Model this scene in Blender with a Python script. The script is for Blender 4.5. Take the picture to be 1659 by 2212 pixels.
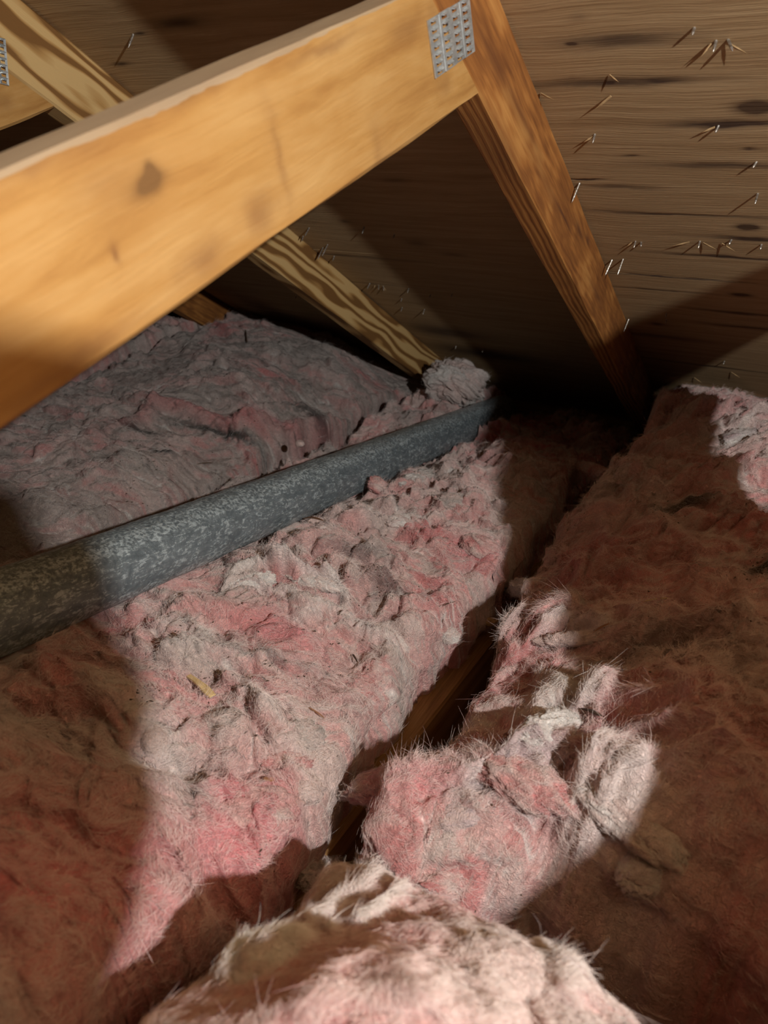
import bpy, bmesh, math, random
import numpy as np
from mathutils import Matrix, Vector

# ------------------------------------------------------------------ clear
for o in list(bpy.data.objects): bpy.data.objects.remove(o, do_unlink=True)
scn = bpy.context.scene
COL = scn.collection
random.seed(7); rng = np.random.default_rng(11)

# ------------------------------------------------------------------ camera (solved from the truss lines of the photograph)
IW, IH, FPX = 1659.0, 2212.0, 1600.0
H = 0.76                                   # lens height over the ceiling board, metres
YAW, PIT, ROLL = (math.radians(a) for a in (-29.74, 25.0, 0.87))
def cam_axes():
    f0 = np.array([math.sin(YAW), math.cos(YAW), 0]); r0 = np.array([math.cos(YAW), -math.sin(YAW), 0]); u0 = np.array([0, 0, 1.])
    f = f0*math.cos(PIT)-u0*math.sin(PIT); u = u0*math.cos(PIT)+f0*math.sin(PIT)
    r = r0*math.cos(ROLL)+u*math.sin(ROLL); d = -(u*math.cos(ROLL)-r0*math.sin(ROLL))
    return r, d, f
CR, CD, CF = cam_axes()
CAMP = np.array([0, 0, H])
cam = bpy.data.cameras.new('camera'); camo = bpy.data.objects.new('camera', cam); COL.objects.link(camo)
m = Matrix.Identity(4)
for i in range(3):
    m[i][0] = CR[i]; m[i][1] = -CD[i]; m[i][2] = -CF[i]; m[i][3] = CAMP[i]
camo.matrix_world = m
cam.sensor_fit = 'HORIZONTAL'; cam.sensor_width = 36; cam.lens = 36*FPX/IW
cam.clip_start = .01; cam.clip_end = 50
cam.dof.use_dof = True; cam.dof.focus_distance = .95; cam.dof.aperture_fstop = 9.5
scn.camera = camo

# ------------------------------------------------------------------ world, lamp, exposure
wd_ = bpy.data.worlds.new('world'); scn.world = wd_; wd_.use_nodes = True
wd_.node_tree.nodes['Background'].inputs[0].default_value = (.030, .017, .010, 1)
wd_.node_tree.nodes['Background'].inputs[1].default_value = .12
LAMP = np.array([.65, -.14, .32+H])
ld = bpy.data.lights.new('work_lamp', 'POINT'); lo = bpy.data.objects.new('work_lamp', ld); COL.objects.link(lo)
lo.location = LAMP; ld.energy = 80; ld.color = (1.0, .985, .95); ld.shadow_soft_size = .010
scn.view_settings.view_transform = 'Standard'; scn.view_settings.look = 'None'
scn.view_settings.gamma = 1; scn.view_settings.exposure = 0.0
scn.view_settings.use_curve_mapping = False

# ------------------------------------------------------------------ house geometry
PHI = math.radians(29.03); PSI = math.radians(18.54)      # roof pitch, web pitch
XA, SP, TH, RD = -.329, .6096, .038, .089                 # truss face, spacing, lumber
DK, ZC, WD, Z0W = .583+H, -.67+H, .100, -.187+H           # deck height over lens, chord top, web depth, web line
RR = np.array([0, math.cos(PHI), -math.sin(PHI)]); NN = np.array([0, math.sin(PHI), math.cos(PHI)])
def ray(px, py):
    d = CR*(px-829.5)/FPX+CD*(py-1106)/FPX+CF
    return d
def deck(px, py):
    d = ray(px, py); return CAMP+d*((np.dot(NN, [0, 0, DK])-NN@CAMP)/(NN@d))
def deck_uv(px, py):
    p = deck(px, py); return p[0], float((p-np.array([0, 0, DK]))@RR)
def on_z(px, py, z):
    d = ray(px, py); return CAMP+d*(z/d[2])      # z measured from the lens height
def on_x(px, py, X):
    d = ray(px, py); return CAMP+d*(X/d[0])

# ------------------------------------------------------------------ helpers
def link(name, me, mat=None, parent=None):
    o = bpy.data.objects.new(name, me); COL.objects.link(o)
    if mat is not None: me.materials.append(mat)
    if parent is not None: o.parent = parent
    return o
def tag(o, label=None, cat=None, group=None, kind=None):
    if label: o['label'] = label
    if cat: o['category'] = cat
    if group: o['group'] = group
    if kind: o['kind'] = kind
    return o
def empty(name, loc):
    o = bpy.data.objects.new(name, None); COL.objects.link(o); o.location = loc; o.empty_display_size = .05
    return o
def mesh_np(name, V, F, smooth=True):
    me = bpy.data.meshes.new(name)
    V = np.ascontiguousarray(V, dtype=np.float32); F = np.ascontiguousarray(F, dtype=np.int32)
    k = F.shape[1]
    me.vertices.add(len(V)); me.vertices.foreach_set('co', V.ravel())
    me.loops.add(F.size); me.loops.foreach_set('vertex_index', F.ravel())
    me.polygons.add(len(F)); me.polygons.foreach_set('loop_start', np.arange(0, F.size, k, dtype=np.int32))
    me.update(calc_edges=True)
    me.polygons.foreach_set('use_smooth', np.full(len(F), smooth, dtype=bool))
    return me
def grid_faces(nu, nv):
    i = np.arange((nu-1)*(nv-1)); a = (i//(nv-1))*nv+i % (nv-1)
    return np.stack([a, a+nv, a+nv+1, a+1], 1)
_perm = np.random.default_rng(3).permutation(256).astype(np.int64); _perm = np.concatenate([_perm, _perm])
_ang = np.linspace(0, 2*np.pi, 32, endpoint=False); _gx, _gy = np.cos(_ang), np.sin(_ang)
def perlin(x, y, s=0):
    x = np.asarray(x, dtype=np.float64)+s*17.31; y = np.asarray(y, dtype=np.float64)+s*9.77
    xi = np.floor(x).astype(np.int64); yi = np.floor(y).astype(np.int64); xf = x-xi; yf = y-yi
    xi &= 255; yi &= 255
    u = xf*xf*xf*(xf*(xf*6-15)+10); v = yf*yf*yf*(yf*(yf*6-15)+10)
    def g(ix, iy, dx, dy):
        h = _perm[_perm[ix & 255]+(iy & 255)] & 31
        return _gx[h]*dx+_gy[h]*dy
    a = g(xi, yi, xf, yf); b = g(xi+1, yi, xf-1, yf); c = g(xi, yi+1, xf, yf-1); d = g(xi+1, yi+1, xf-1, yf-1)
    return 1.5*((a+(b-a)*u)*(1-v)+(c+(d-c)*u)*v)
def fbm(x, y, s=0, o=4, g=.5):
    r = 0; a = 1.
    for k in range(o): r = r+a*perlin(x*2**k, y*2**k, s+k); a *= g
    return r
def sstep(a, b, x):
    t = np.clip((x-a)/(b-a), 0, 1); return t*t*(3-2*t)

# ------------------------------------------------------------------ node materials
class NT:
    def __init__(s, name):
        s.mat = bpy.data.materials.new(name); s.mat.use_nodes = True; s.t = s.mat.node_tree; s.t.nodes.clear()
        s.out = s.n('ShaderNodeOutputMaterial'); s.b = s.n('ShaderNodeBsdfPrincipled')
        s.l(s.b.outputs[0], s.out.inputs[0])
    def n(s, k, **kw):
        x = s.t.nodes.new(k)
        for a, v in kw.items(): setattr(x, a, v)
        return x
    def l(s, a, b): s.t.links.new(a, b)
    def setin(s, sock, v):
        if hasattr(v, 'bl_idname') or isinstance(v, bpy.types.NodeSocket): s.l(v, sock)
        else: sock.default_value = v
    def math(s, op, a, b=0., c=0.):
        x = s.n('ShaderNodeMath', operation=op)
        for i, v in enumerate((a, b, c)): s.setin(x.inputs[i], v)
        return x.outputs[0]
    def vm(s, op, a, b=(0, 0, 0), c=(0, 0, 0)):
        x = s.n('ShaderNodeVectorMath', operation=op)
        s.setin(x.inputs[0], a); s.setin(x.inputs[1], b)
        if op == 'MULTIPLY_ADD': s.setin(x.inputs[2], c)
        return x.outputs[1] if op in ('LENGTH', 'DOT_PRODUCT') else x.outputs[0]
    def noise(s, vec, scale, detail=4, rough=.5, dist=0., col=False):
        x = s.n('ShaderNodeTexNoise'); s.l(vec, x.inputs['Vector'])
        x.inputs['Scale'].default_value = scale; x.inputs['Detail'].default_value = detail
        x.inputs['Roughness'].default_value = rough; x.inputs['Distortion'].default_value = dist
        return x.outputs[1 if col else 0]
    def ramp(s, fac, stops):
        x = s.n('ShaderNodeValToRGB'); s.l(fac, x.inputs[0]); e = x.color_ramp.elements
        while len(e) < len(stops): e.new(.5)
        for q, (p, c) in zip(e, stops): q.position = p; q.color = (*c, 1) if len(c) == 3 else c
        return x.outputs[0]
    def mix(s, fac, a, b, mode='MIX'):
        x = s.n('ShaderNodeMix', data_type='RGBA', blend_type=mode)
        s.setin(x.inputs[0], fac); s.setin(x.inputs[6], a if not isinstance(a, tuple) else (*a, 1)); s.setin(x.inputs[7], b if not isinstance(b, tuple) else (*b, 1))
        return x.outputs[2]
    def obj(s): return s.n('ShaderNodeTexCoord').outputs['Object']
    def bump(s, h, strength=.4, dist=.002):
        x = s.n('ShaderNodeBump'); x.inputs['Strength'].default_value = strength; x.inputs['Distance'].default_value = dist
        s.l(h, x.inputs['Height']); s.l(x.outputs[0], s.b.inputs['Normal'])
    def spots(s, P, lst):
        """sum of soft ellipses: (cx, cy, rx, ry, strength) in the object's x,y/z plane"""
        acc = None
        for (c, r, k) in lst:
            q = s.vm('MULTIPLY_ADD', P, tuple(1/a for a in r), tuple(-b/a for a, b in zip(r, c)))
            d = s.vm('DOT_PRODUCT', q, q)
            e = s.math('EXPONENT', s.math('MULTIPLY', d, -1.))
            acc = s.math('MULTIPLY', e, k) if acc is None else s.math('MULTIPLY_ADD', e, k, acc)
        return acc

def wood(name, light, mid, dark, rings=.4, ring_scale=9, ring_dist=5, grain=.5, knots=(), stains=(), band='Z', rough=.75, topz=None, mst=(.22, 1, 1), streak=(1.2, 40, 40), stain_col=(.09, .04, .02), knot_col=(.10, .045, .02), mott=.5):
    t = NT(name); P0 = t.obj()
    wob = t.noise(P0, 5, 3, col=True)
    P = t.vm('MULTIPLY_ADD', t.vm('SUBTRACT', wob, (.5, .5, .5)), (.05, .016, .016), P0)
    G = t.vm('MULTIPLY', P, streak)
    g1 = t.noise(G, 3.2, 6, .6, .3)
    g2 = t.noise(t.vm('MULTIPLY', P, (4, 160, 160)), 2.5, 3, .6)
    wv = t.n('ShaderNodeTexWave', wave_type='BANDS', bands_direction=band); t.l(t.vm('MULTIPLY', P, (.16, .6, 1)), wv.inputs[0])
    wv.inputs['Scale'].default_value = ring_scale; wv.inputs['Distortion'].default_value = ring_dist
    wv.inputs['Detail'].default_value = 1.5; wv.inputs['Detail Scale'].default_value = 2.2; wv.inputs['Detail Roughness'].default_value = .45
    f = t.math('MULTIPLY_ADD', wv.outputs[1], rings, t.math('MULTIPLY', g1, 1-rings))
    f = t.math('MULTIPLY_ADD', t.math('SUBTRACT', g2, .5), grain, f)
    base = t.ramp(f, [(.18, dark), (.45, mid), (.75, light)])
    mo = t.noise(t.vm('MULTIPLY', P0, mst), 9, 4, .6, .5)
    base = t.mix(t.math('MULTIPLY', t.math('SUBTRACT', mo, .35), mott), base, tuple(a*b for a, b in zip(mid, (.62, .45, .35))))
    if stains:
        W = t.vm('MULTIPLY_ADD', t.vm('SUBTRACT', t.noise(t.vm('MULTIPLY', P0, mst), 38, 4, col=True), (.5, .5, .5)), (.03, .014, .014), P0)
        sp = t.spots(W, stains); k = t.math('MULTIPLY', sp, t.math('ADD', .45, g1)); k = t.math('MINIMUM', k, .92)
        base = t.mix(k, base, stain_col)
    if knots:
        W = t.vm('MULTIPLY_ADD', t.vm('SUBTRACT', t.noise(P0, 60, 3, col=True), (.5, .5, .5)), (.006, .006, .006), P0)
        sp = t.spots(W, knots); k = t.math('MINIMUM', t.math('POWER', t.math('MAXIMUM', sp, 0.0), 1.6), .93)
        base = t.mix(k, base, knot_col)
    if topz is not None:
        sx = t.n('ShaderNodeSeparateXYZ'); t.l(P0, sx.inputs[0])
        k = t.math('GREATER_THAN', t.math('MULTIPLY_ADD', t.math('SUBTRACT', mo, .5), .014, sx.outputs[2]), topz)
        base = t.mix(t.math('MULTIPLY', k, .8), base, t.mix(g1, (.30, .215, .135), (.46, .36, .24)))
    t.l(base, t.b.inputs['Base Color']); t.b.inputs['Roughness'].default_value = rough
    t.b.inputs['Specular IOR Level'].default_value = .25
    t.bump(t.math('ADD', g2, t.math('MULTIPLY', g1, .8)), .35, .0012)
    return t.mat

# ------------------------------------------------------------------ lumber
def board(name, x0, x1, z0, z1, mat, parent, M, cut0=(0, 0), cut1=(0, 0), n=60, wob=.0008, seed=0, bev=.003, wane=0., th=TH):
    """length along local x from x0+cut(z) to x1+cut(z); local y = 0..th, z = z0..z1"""
    prof = [(bev, z0), (th-bev, z0), (th, z0+bev), (th, z1-bev), (th-bev, z1), (bev, z1), (0, z1-bev), (0, z0+bev)]
    V = []; F = []
    for i in range(n+1):
        tt = i/n
        for k, (y, z) in enumerate(prof):
            a = x0+cut0[0]+cut0[1]*z; b = x1+cut1[0]+cut1[1]*z; x = a+(b-a)*tt
            w = wob*float(fbm(np.array(x*7.), np.array(k*3.1+seed), seed, 3))
            w2 = wob*float(fbm(np.array(x*5.), np.array(k*3.1+seed+50), seed, 3))
            if wane and k in (0, 7): w2 += wane*max(0, float(perlin(np.array(x*6.), np.array(1.3), seed)))
            V.append((x, y+w*.6, z+w2))
    for i in range(n):
        for k in range(8):
            a = i*8+k; b = i*8+(k+1) % 8
            F.append((a, a+8, b+8, b))
    me = bpy.data.meshes.new(name); me.from_pydata(V, [], F+[tuple(range(8)), tuple(range(n*8+7, n*8-1, -1))])
    o = link(name, me, mat, parent); o.matrix_basis = M
    return o
def frame(origin, xdir, zdir):
    y = np.cross(zdir, xdir); Mx = Matrix.Identity(4)
    for i in range(3): Mx[i][0] = xdir[i]; Mx[i][1] = y[i]; Mx[i][2] = zdir[i]; Mx[i][3] = origin[i]
    return Mx
WDIR = np.array([0, math.cos(PSI), math.sin(PSI)]); WN = np.array([0, -math.sin(PSI), math.cos(PSI)])

def web_loc(px, py):
    p = on_x(px, py, XA)-np.array([XA, 0, Z0W]); return float(p@WDIR), float(p@WN)
def raf_loc(px, py, X):
    p = on_x(px, py, X)-np.array([X, 0, DK]); return float(p@RR), float(p@NN)
kx, kz = web_loc(322, 398); k2x, k2z = web_loc(400, 205)
web_knots = [((kx, 0, kz), (.015, .05, .0065), 1.3), ((kx+.004, 0, kz+.008), (.005, .05, .005), .8), ((k2x, 0, k2z), (.012, .05, .005), .5)]
def ws(px, py, rx, rz, k): a, b = web_loc(px, py); return ((a, 0, b), (rx, .06, rz), k)
web_st = [ws(560, 460, .016, .012, 0.56), ws(440, 560, .02, .010, 0.56), ws(600, 340, .006, .03, 0.40), ws(820, 330, .012, .025, 0.35), ws(250, 545, .004, .006, 0.80),
          ws(100, 340, .05, .006, 0.56), ws(430, 190, .04, .005, 0.56), ws(700, 100, .05, .004, 0.48), ws(880, 60, .03, .010, 0.48), ws(940, 60, .010, .02, 0.48), ws(160, 780, .05, .006, 0.56), ws(240, 400, .03, .016, 0.35), ws(960, 180, .012, .010, 0.40)]
M_WEB = wood('orange_pine', (.54, .325, .122), (.445, .237, .070), (.31, .14, .035), topz=WD-.0022, mst=(1, 1, 1), rings=.18, ring_scale=6, ring_dist=9, grain=.16, streak=(3.0, 20, 20), knots=web_knots, stains=web_st, stain_col=(.20, .085, .03), knot_col=(.17, .085, .03), mott=.55)
def rs(px, py, rx, rz, k): a, b = raf_loc(px, py, XA); return ((a, .0, b), (rx, .08, rz), k)
raf_st = [rs(1130, 250, .10, .006, .5), rs(1180, 400, .10, .008, .4), rs(1250, 500, .03, .006, .8), rs(1220, 470, .05, .003, .9), rs(1290, 640, .06, .006, .6), rs(1100, 330, .08, .012, .45), rs(1240, 640, .02, .02, .5), rs(1060, 120, .10, .008, .4), rs(1270, 520, .015, .005, .9)]
M_RAF_A = wood('reddish_rafter_pine', (.52, .25, .07), (.36, .145, .036), (.17, .062, .018), rings=.42, ring_scale=60, ring_dist=2.0, grain=.3, band='Y', streak=(1.5, 26, 26), stains=raf_st, stain_col=(.11, .042, .018), mott=.28)
M_RAF_B = wood('banded_rafter_pine', (.60, .40, .17), (.44, .25, .085), (.20, .095, .028), rings=.92, ring_scale=11, ring_dist=11, grain=.2, mott=.2)
M_CHORD = wood('dusty_chord_pine', (.42, .25, .11), (.30, .16, .06), (.16, .08, .03), rings=.3, mott=.4)

# ------------------------------------------------------------------ truss plates
def metal_mat():
    t = NT('galvanized_plate'); P = t.obj()
    a = t.noise(P, 120, 4, .6); b = t.noise(P, 22, 3)
    t.l(t.ramp(a, [(.3, (.42, .46, .47)), (.6, (.66, .70, .70)), (.8, (.85, .87, .86))]), t.b.inputs['Base Color'])
    t.b.inputs['Metallic'].default_value = .75
    t.l(t.math('MULTIPLY_ADD', b, .3, .32), t.b.inputs['Roughness']); t.bump(a, .3, .0008)
    return t.mat
M_PLATE = metal_mat()
def plate(parent, X, y0, z0, u, v, nu, nv, name='truss_plate'):
    """plate on the plane X: corner (y0,z0), sheared axes u (columns) and v (rows) in the y-z plane"""
    u = np.array(u); v = np.array(v); V = []; F = []
    P = lambda a, b, d=0: (X+.0012+d, y0+u[0]*a+v[0]*b, z0+u[1]*a+v[1]*b)
    def quad(*q):
        n = len(V); V.extend(q); F.append(tuple(range(n, n+len(q))))
    for i in range(nu):
        for j in range(nv):
            a0, a1, b0, b1 = i/nu, (i+1)/nu, j/nv, (j+1)/nv
            ia0, ia1 = a0+.24/nu, a0+.76/nu; ib0, ib1 = b0+.14/nv, b0+.84/nv
            dz = .0006 if i % 2 else 0
            quad(P(a0, b0, dz), P(a1, b0, dz), P(ia1, ib0), P(ia0, ib0)); quad(P(a1, b0, dz), P(a1, b1, dz), P(ia1, ib1), P(ia1, ib0))
            quad(P(a1, b1, dz), P(a0, b1, dz), P(ia0, ib1), P(ia1, ib1)); quad(P(a0, b1, dz), P(a0, b0, dz), P(ia0, ib0), P(ia0, ib1))
            # curled slot lips
            quad(P(ia0, ib0), P(ia1, ib0), P(ia1-.08/nu, ib0+.14/nv, .0022), P(ia0+.08/nu, ib0+.14/nv, .0022))
    me = bpy.data.meshes.new(name); me.from_pydata(V, [], F); me.update()
    o = link(name, me, M_PLATE, parent); o.parent = parent
    sm = o.modifiers.new('thickness', 'SOLIDIFY'); sm.thickness = .001; sm.offset = 1
    return o

# ------------------------------------------------------------------ trusses
def truss(X, label, m_raf, m_web, seed, web_shift=(0, 0), web_depth=WD, psi=None, web=True):
    e = empty('roof_truss', (X-TH/2, 2.2, ZC-RD))
    bpy.context.view_layer.update(); inv = e.matrix_world.inverted()
    M = frame((X, 0, DK), RR, NN); o = board('rafter', -2.6, 2.50, -RD, -.0004, m_raf, e, M, n=150, seed=seed, wane=.004, wob=.0011); o.matrix_parent_inverse = inv
    ps = PSI if psi is None else psi
    wdir = np.array([0, math.cos(ps), math.sin(ps)]); wn = np.array([0, -math.sin(ps), math.cos(ps)])
    o0 = np.array([X, web_shift[0], Z0W+web_shift[1]])
    # far end is cut along the rafter's lower edge
    def hit(zl):
        p = o0+wn*zl; den = wdir@NN; return float((np.array([0, 0, DK])@NN-RD-.0006-p@NN)/den)
    a, b = hit(0.), hit(1.)
    if web:
        o = board('web', -1.5, 0, 0, web_depth, m_web, e, frame(o0, wdir, wn), cut1=(a, b-a), n=110, seed=seed+5, wob=.0016, wane=.0015); o.matrix_parent_inverse = inv
    o = board('bottom_chord', -2.6, 2.12, -RD, 0, M_CHORD, e, frame((X, 0, ZC), np.array([0, 1., 0]), np.array([0, 0, 1.])), n=50, seed=seed+9); o.matrix_parent_inverse = inv
    joint = o0+wdir*hit(web_depth*.5)+wn*web_depth*.5
    tag(e, label, 'truss', 'roof trusses')
    return e, inv, joint
tA, iA, jA = truss(XA, 'roof truss with wide orange web board and reddish rafter, galvanized plate at their joint', M_RAF_A, M_WEB, 1)
tB, iB, jB = truss(XA-SP, 'roof truss whose pale rafter has strong wavy grain, beyond the grey pipe', M_RAF_B, M_WEB, 21)
tD, iD, jD = truss(XA-2*SP, 'roof truss deep in the dark, behind the pale wavy-grained rafter', M_RAF_A, M_RAF_A, 41)
tC, iC, jC = truss(XA+SP, 'roof truss beside the lamp, with an added shadow-casting board on its joist', M_RAF_A, M_WEB, 61, web=False)
XC = XA+SP
# unseen board and panel added on its bottom chord, outlined to cast shade
def flat_piece(name, outline, x, th):
    bm = bmesh.new(); fv = [bm.verts.new((x, a, b+H)) for a, b in outline]; fc = bm.faces.new(fv)
    ex = bmesh.ops.extrude_face_region(bm, geom=[fc]); bmesh.ops.translate(bm, verts=[v for v in ex['geom'] if isinstance(v, bmesh.types.BMVert)], vec=(th, 0, 0))
    bmesh.ops.recalc_face_normals(bm, faces=bm.faces[:])
    me = bpy.data.meshes.new(name); bm.to_mesh(me); bm.free(); return me
br = [(-.035, .170), (.004, .163), (.034, .150), (.042, .140), (.045, .08), (.038, .050), (.018, .022), (-.012, -.004), (-.030, -.05), (-.030, -.669), (-.075, -.669), (-.065, -.05), (-.045, .012), (-.028, .045), (-.028, .10)]
o = link('shadow_board', flat_piece('shadow_board', br, XC-TH/2-.006, .012), M_WEB, tC); o.matrix_parent_inverse = iC
# added plywood panel on the same chord, shaped to block the lamp
oc = [(.12, -.669), (.12, -.22), (.16, -.162), (.222, -.13), (.262, -.085), (.318, -.008), (.39, .053), (.45, .078), (.86, .086), (.725, .0), (.60, -.08), (.575, -.14), (.575, -.669)]
SHADOW_PANEL = link('shadow_panel', flat_piece('shadow_panel', oc, XC-TH/2-.006, .012))
tag(SHADOW_PANEL, 'added ragged plywood panel on the lamp-side joist, cut to cast shade', 'light blocker')
# plate on the near joint
c0 = on_x(921, 45, XA); c1 = on_x(939, 170, XA); c2 = on_x(1010, -8, XA)
pl = plate(tA, XA, c0[1], c0[2], (c2[1]-c0[1], c2[2]-c0[2]), (c1[1]-c0[1], c1[2]-c0[2]), 4, 7); pl.matrix_parent_inverse = iA
XB = XA-SP
c0 = on_x(-70, 60, XB); c1 = on_x(-60, 165, XB); c2 = on_x(10, 85, XB)
pl = plate(tB, XB, c0[1], c0[2], (c2[1]-c0[1], c2[2]-c0[2]), (c1[1]-c0[1], c1[2]-c0[2]), 4, 7); pl.matrix_parent_inverse = iB

# ------------------------------------------------------------------ roof deck
def dsp(px, py, rx, ry, k): a, b = deck_uv(px, py); return ((a, b, 0), (rx, ry, 1.), k)
def dline(x0, y0, x1, y1, th, k):
    a, b = deck_uv(x0, y0); c, d = deck_uv(x1, y1); return (((a+c)/2, (b+d)/2, 0), (abs(c-a)*.62, th, 1.), k)
d_knots = [dsp(1632, 233, .022, .013, 1.5), dsp(1616, 491, .017, .010, 1.5), dsp(1234, 95, .006, .003, 1.4), dsp(1319, 179, .005, .003, 1.4), dsp(1248, 38, .012, .007, .45),
           dsp(1600, 637, .02, .009, 1.2), dsp(1420, 700, .02, .011, .9), dsp(385, 50, .05, .012, .9), dsp(262, 138, .022, .006, .9), dsp(745, 478, .014, .008, .7), dsp(900, 525, .03, .016, .6), dsp(980, 550, .03, .010, .6), dsp(850, 390, .03, .008, .6), dsp(300, 72, .012, .004, .9)]
d_st = [dline(1230, 100, 1450, 78, .010, .75), dline(1160, 190, 1480, 165, .007, .8), dline(1400, 178, 1480, 172, .004, .4), dline(1480, 270, 1690, 266, .007, 1.1), dline(1430, 362, 1700, 352, .007, .8),
        dline(1270, 403, 1400, 405, .005, .6), dline(1290, 456, 1620, 470, .004, .8), dline(1540, 512, 1700, 520, .006, 1.0), dline(1450, 552, 1700, 560, .005, 1.0), dline(1310, 592, 1570, 604, .003, 1.1), dline(1330, 622, 1500, 630, .003, .8),
        dline(1500, 672, 1700, 680, .006, .8), dline(1530, 700, 1700, 715, .007, .8), dline(1360, 722, 1520, 735, .012, .6), dline(1460, 800, 1690, 790, .005, .8),
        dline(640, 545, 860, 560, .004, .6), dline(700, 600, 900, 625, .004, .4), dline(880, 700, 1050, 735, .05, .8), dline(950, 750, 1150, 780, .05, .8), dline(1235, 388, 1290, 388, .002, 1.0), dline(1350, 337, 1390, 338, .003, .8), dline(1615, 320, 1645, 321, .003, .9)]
def deck_mat():
    t = NT('weathered_plywood'); P0 = t.obj()
    wob = t.noise(P0, 4.5, 4, col=True); P = t.vm('MULTIPLY_ADD', t.vm('SUBTRACT', wob, (.5, .5, .5)), (.0, .03, 0), P0)
    g1 = t.noise(t.vm('MULTIPLY', P, (1.6, 26, 1)), 2.6, 7, .62, .4)
    g2 = t.noise(t.vm('MULTIPLY', P, (5, 190, 1)), 2.2, 4, .65)
    g3 = t.noise(t.vm('MULTIPLY', P, (2.2, 60, 1)), 4.0, 5, .6)
    f = t.math('MULTIPLY_ADD', t.math('SUBTRACT', g2, .5), .22, g1)
    base = t.ramp(f, [(.20, (.29, .185, .090)), (.50, (.40, .275, .145)), (.78, (.47, .34, .19))])
    slv = t.math('MULTIPLY', t.math('GREATER_THAN', g3, .645), .35)
    base = t.mix(slv, base, (.66, .50, .30))
    W = t.vm('MULTIPLY_ADD', t.vm('SUBTRACT', t.noise(t.vm('MULTIPLY', P0, (8, 30, 1)), 2, 4, col=True), (.5, .5, .5)), (.05, .016, 0), P0)
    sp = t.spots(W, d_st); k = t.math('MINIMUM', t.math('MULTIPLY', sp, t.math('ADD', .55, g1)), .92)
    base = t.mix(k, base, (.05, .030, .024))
    W2 = t.vm('MULTIPLY_ADD', t.vm('SUBTRACT', t.noise(P0, 45, 3, col=True), (.5, .5, .5)), (.008, .005, 0), P0)
    sp2 = t.spots(W2, d_knots); k2 = t.math('MINIMUM', t.math('POWER', t.math('MAXIMUM', sp2, 0.), 1.5), .88)
    base = t.mix(k2, base, (.055, .030, .020))
    t.l(base, t.b.inputs['Base Color']); t.b.inputs['Roughness'].default_value = .85; t.b.inputs['Specular IOR Level'].default_value = .15
    t.bump(t.math('SUBTRACT', t.math('ADD', g2, t.math('MULTIPLY', g3, 1.4)), t.math('MULTIPLY', k, 1.2)), .35, .0018)
    return t.mat
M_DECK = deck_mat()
SHADOW_PANEL.data.materials.append(M_DECK)
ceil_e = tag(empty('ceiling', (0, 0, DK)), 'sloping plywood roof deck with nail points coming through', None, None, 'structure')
bpy.context.view_layer.update()
MDK = Matrix.Identity(4)
for i in range(3): MDK[i][0] = (1, 0, 0)[i]; MDK[i][1] = RR[i]; MDK[i][2] = NN[i]; MDK[i][3] = (0, 0, DK)[i]
seam = deck_uv(1450, 598)[1]
rows = [(seam-3.66, seam-2.442), (seam-2.44, seam-1.222), (seam-1.22, seam-.0015), (seam, 2.62)]
sheets = []
def sheet(x0, x1, r0, r1):
    bm = bmesh.new(); bmesh.ops.create_cube(bm, size=1)
    for v in bm.verts: v.co = ((x0+x1)/2+v.co.x*(x1-x0), (r0+r1)/2+v.co.y*(r1-r0), .0063+v.co.z*.0125)
    bmesh.ops.bevel(bm, geom=bm.edges[:], offset=.0012, segments=1, affect='EDGES')
    me = bpy.data.meshes.new('plywood_sheet'); bm.to_mesh(me); bm.free()
    o = link('plywood_sheet', me, M_DECK, ceil_e); o.matrix_parent_inverse = ceil_e.matrix_world.inverted(); o.matrix_basis = MDK
    sheets.append((x0, x1, r0, r1, o))
for k, (r0, r1) in enumerate(rows):
    off = XA-TH/2 if k % 2 == 1 else XA-SP-TH/2
    xs = [off-2.4384*1, off, off+2.4384]
    if off-2.4384 > -3.0: xs = [off-4.877]+xs
    for a, b in zip(xs[:-1], xs[1:]): sheet(a+.001, b-.001, r0, r1)
bpy.context.view_layer.update()

# nails through the deck (each a piece of its sheet)
def nail_mat():
    t = NT('nail_steel'); P = t.obj(); a = t.noise(P, 300, 3)
    t.l(t.ramp(a, [(.35, (.20, .16, .12)), (.6, (.55, .53, .49))]), t.b.inputs['Base Color']); t.b.inputs['Metallic'].default_value = .7; t.b.inputs['Roughness'].default_value = .38
    return t.mat
M_NAIL = nail_mat()
def splinter_mat():
    t = NT('fresh_splinter'); P = t.obj(); a = t.noise(t.vm('MULTIPLY', P, (20, 300, 300)), 2, 3)
    t.l(t.ramp(a, [(.3, (.28, .17, .07)), (.7, (.50, .34, .17))]), t.b.inputs['Base Color']); t.b.inputs['Roughness'].default_value = .8
    return t.mat
M_SPL = splinter_mat()
def nail_mesh(L, r):
    bm = bmesh.new(); n = 8; rings = []
    for z, q in ((.004, r), (-L*.72, r), (-L*.9, r*.6), (-L, r*.12)):
        rings.append([bm.verts.new((q*math.cos(2*math.pi*i/n), q*math.sin(2*math.pi*i/n), z)) for i in range(n)])
    for a, b in zip(rings[:-1], rings[1:]):
        for i in range(n): bm.faces.new((a[i], a[(i+1) % n], b[(i+1) % n], b[i]))
    bm.faces.new(rings[-1][::-1]); me = bpy.data.meshes.new('nail'); bm.to_mesh(me); bm.free(); me.materials.append(M_NAIL)
    return me
nm = {k: nail_mesh(k*.001, .0014) for k in (8, 11, 14, 18, 26)}
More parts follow.
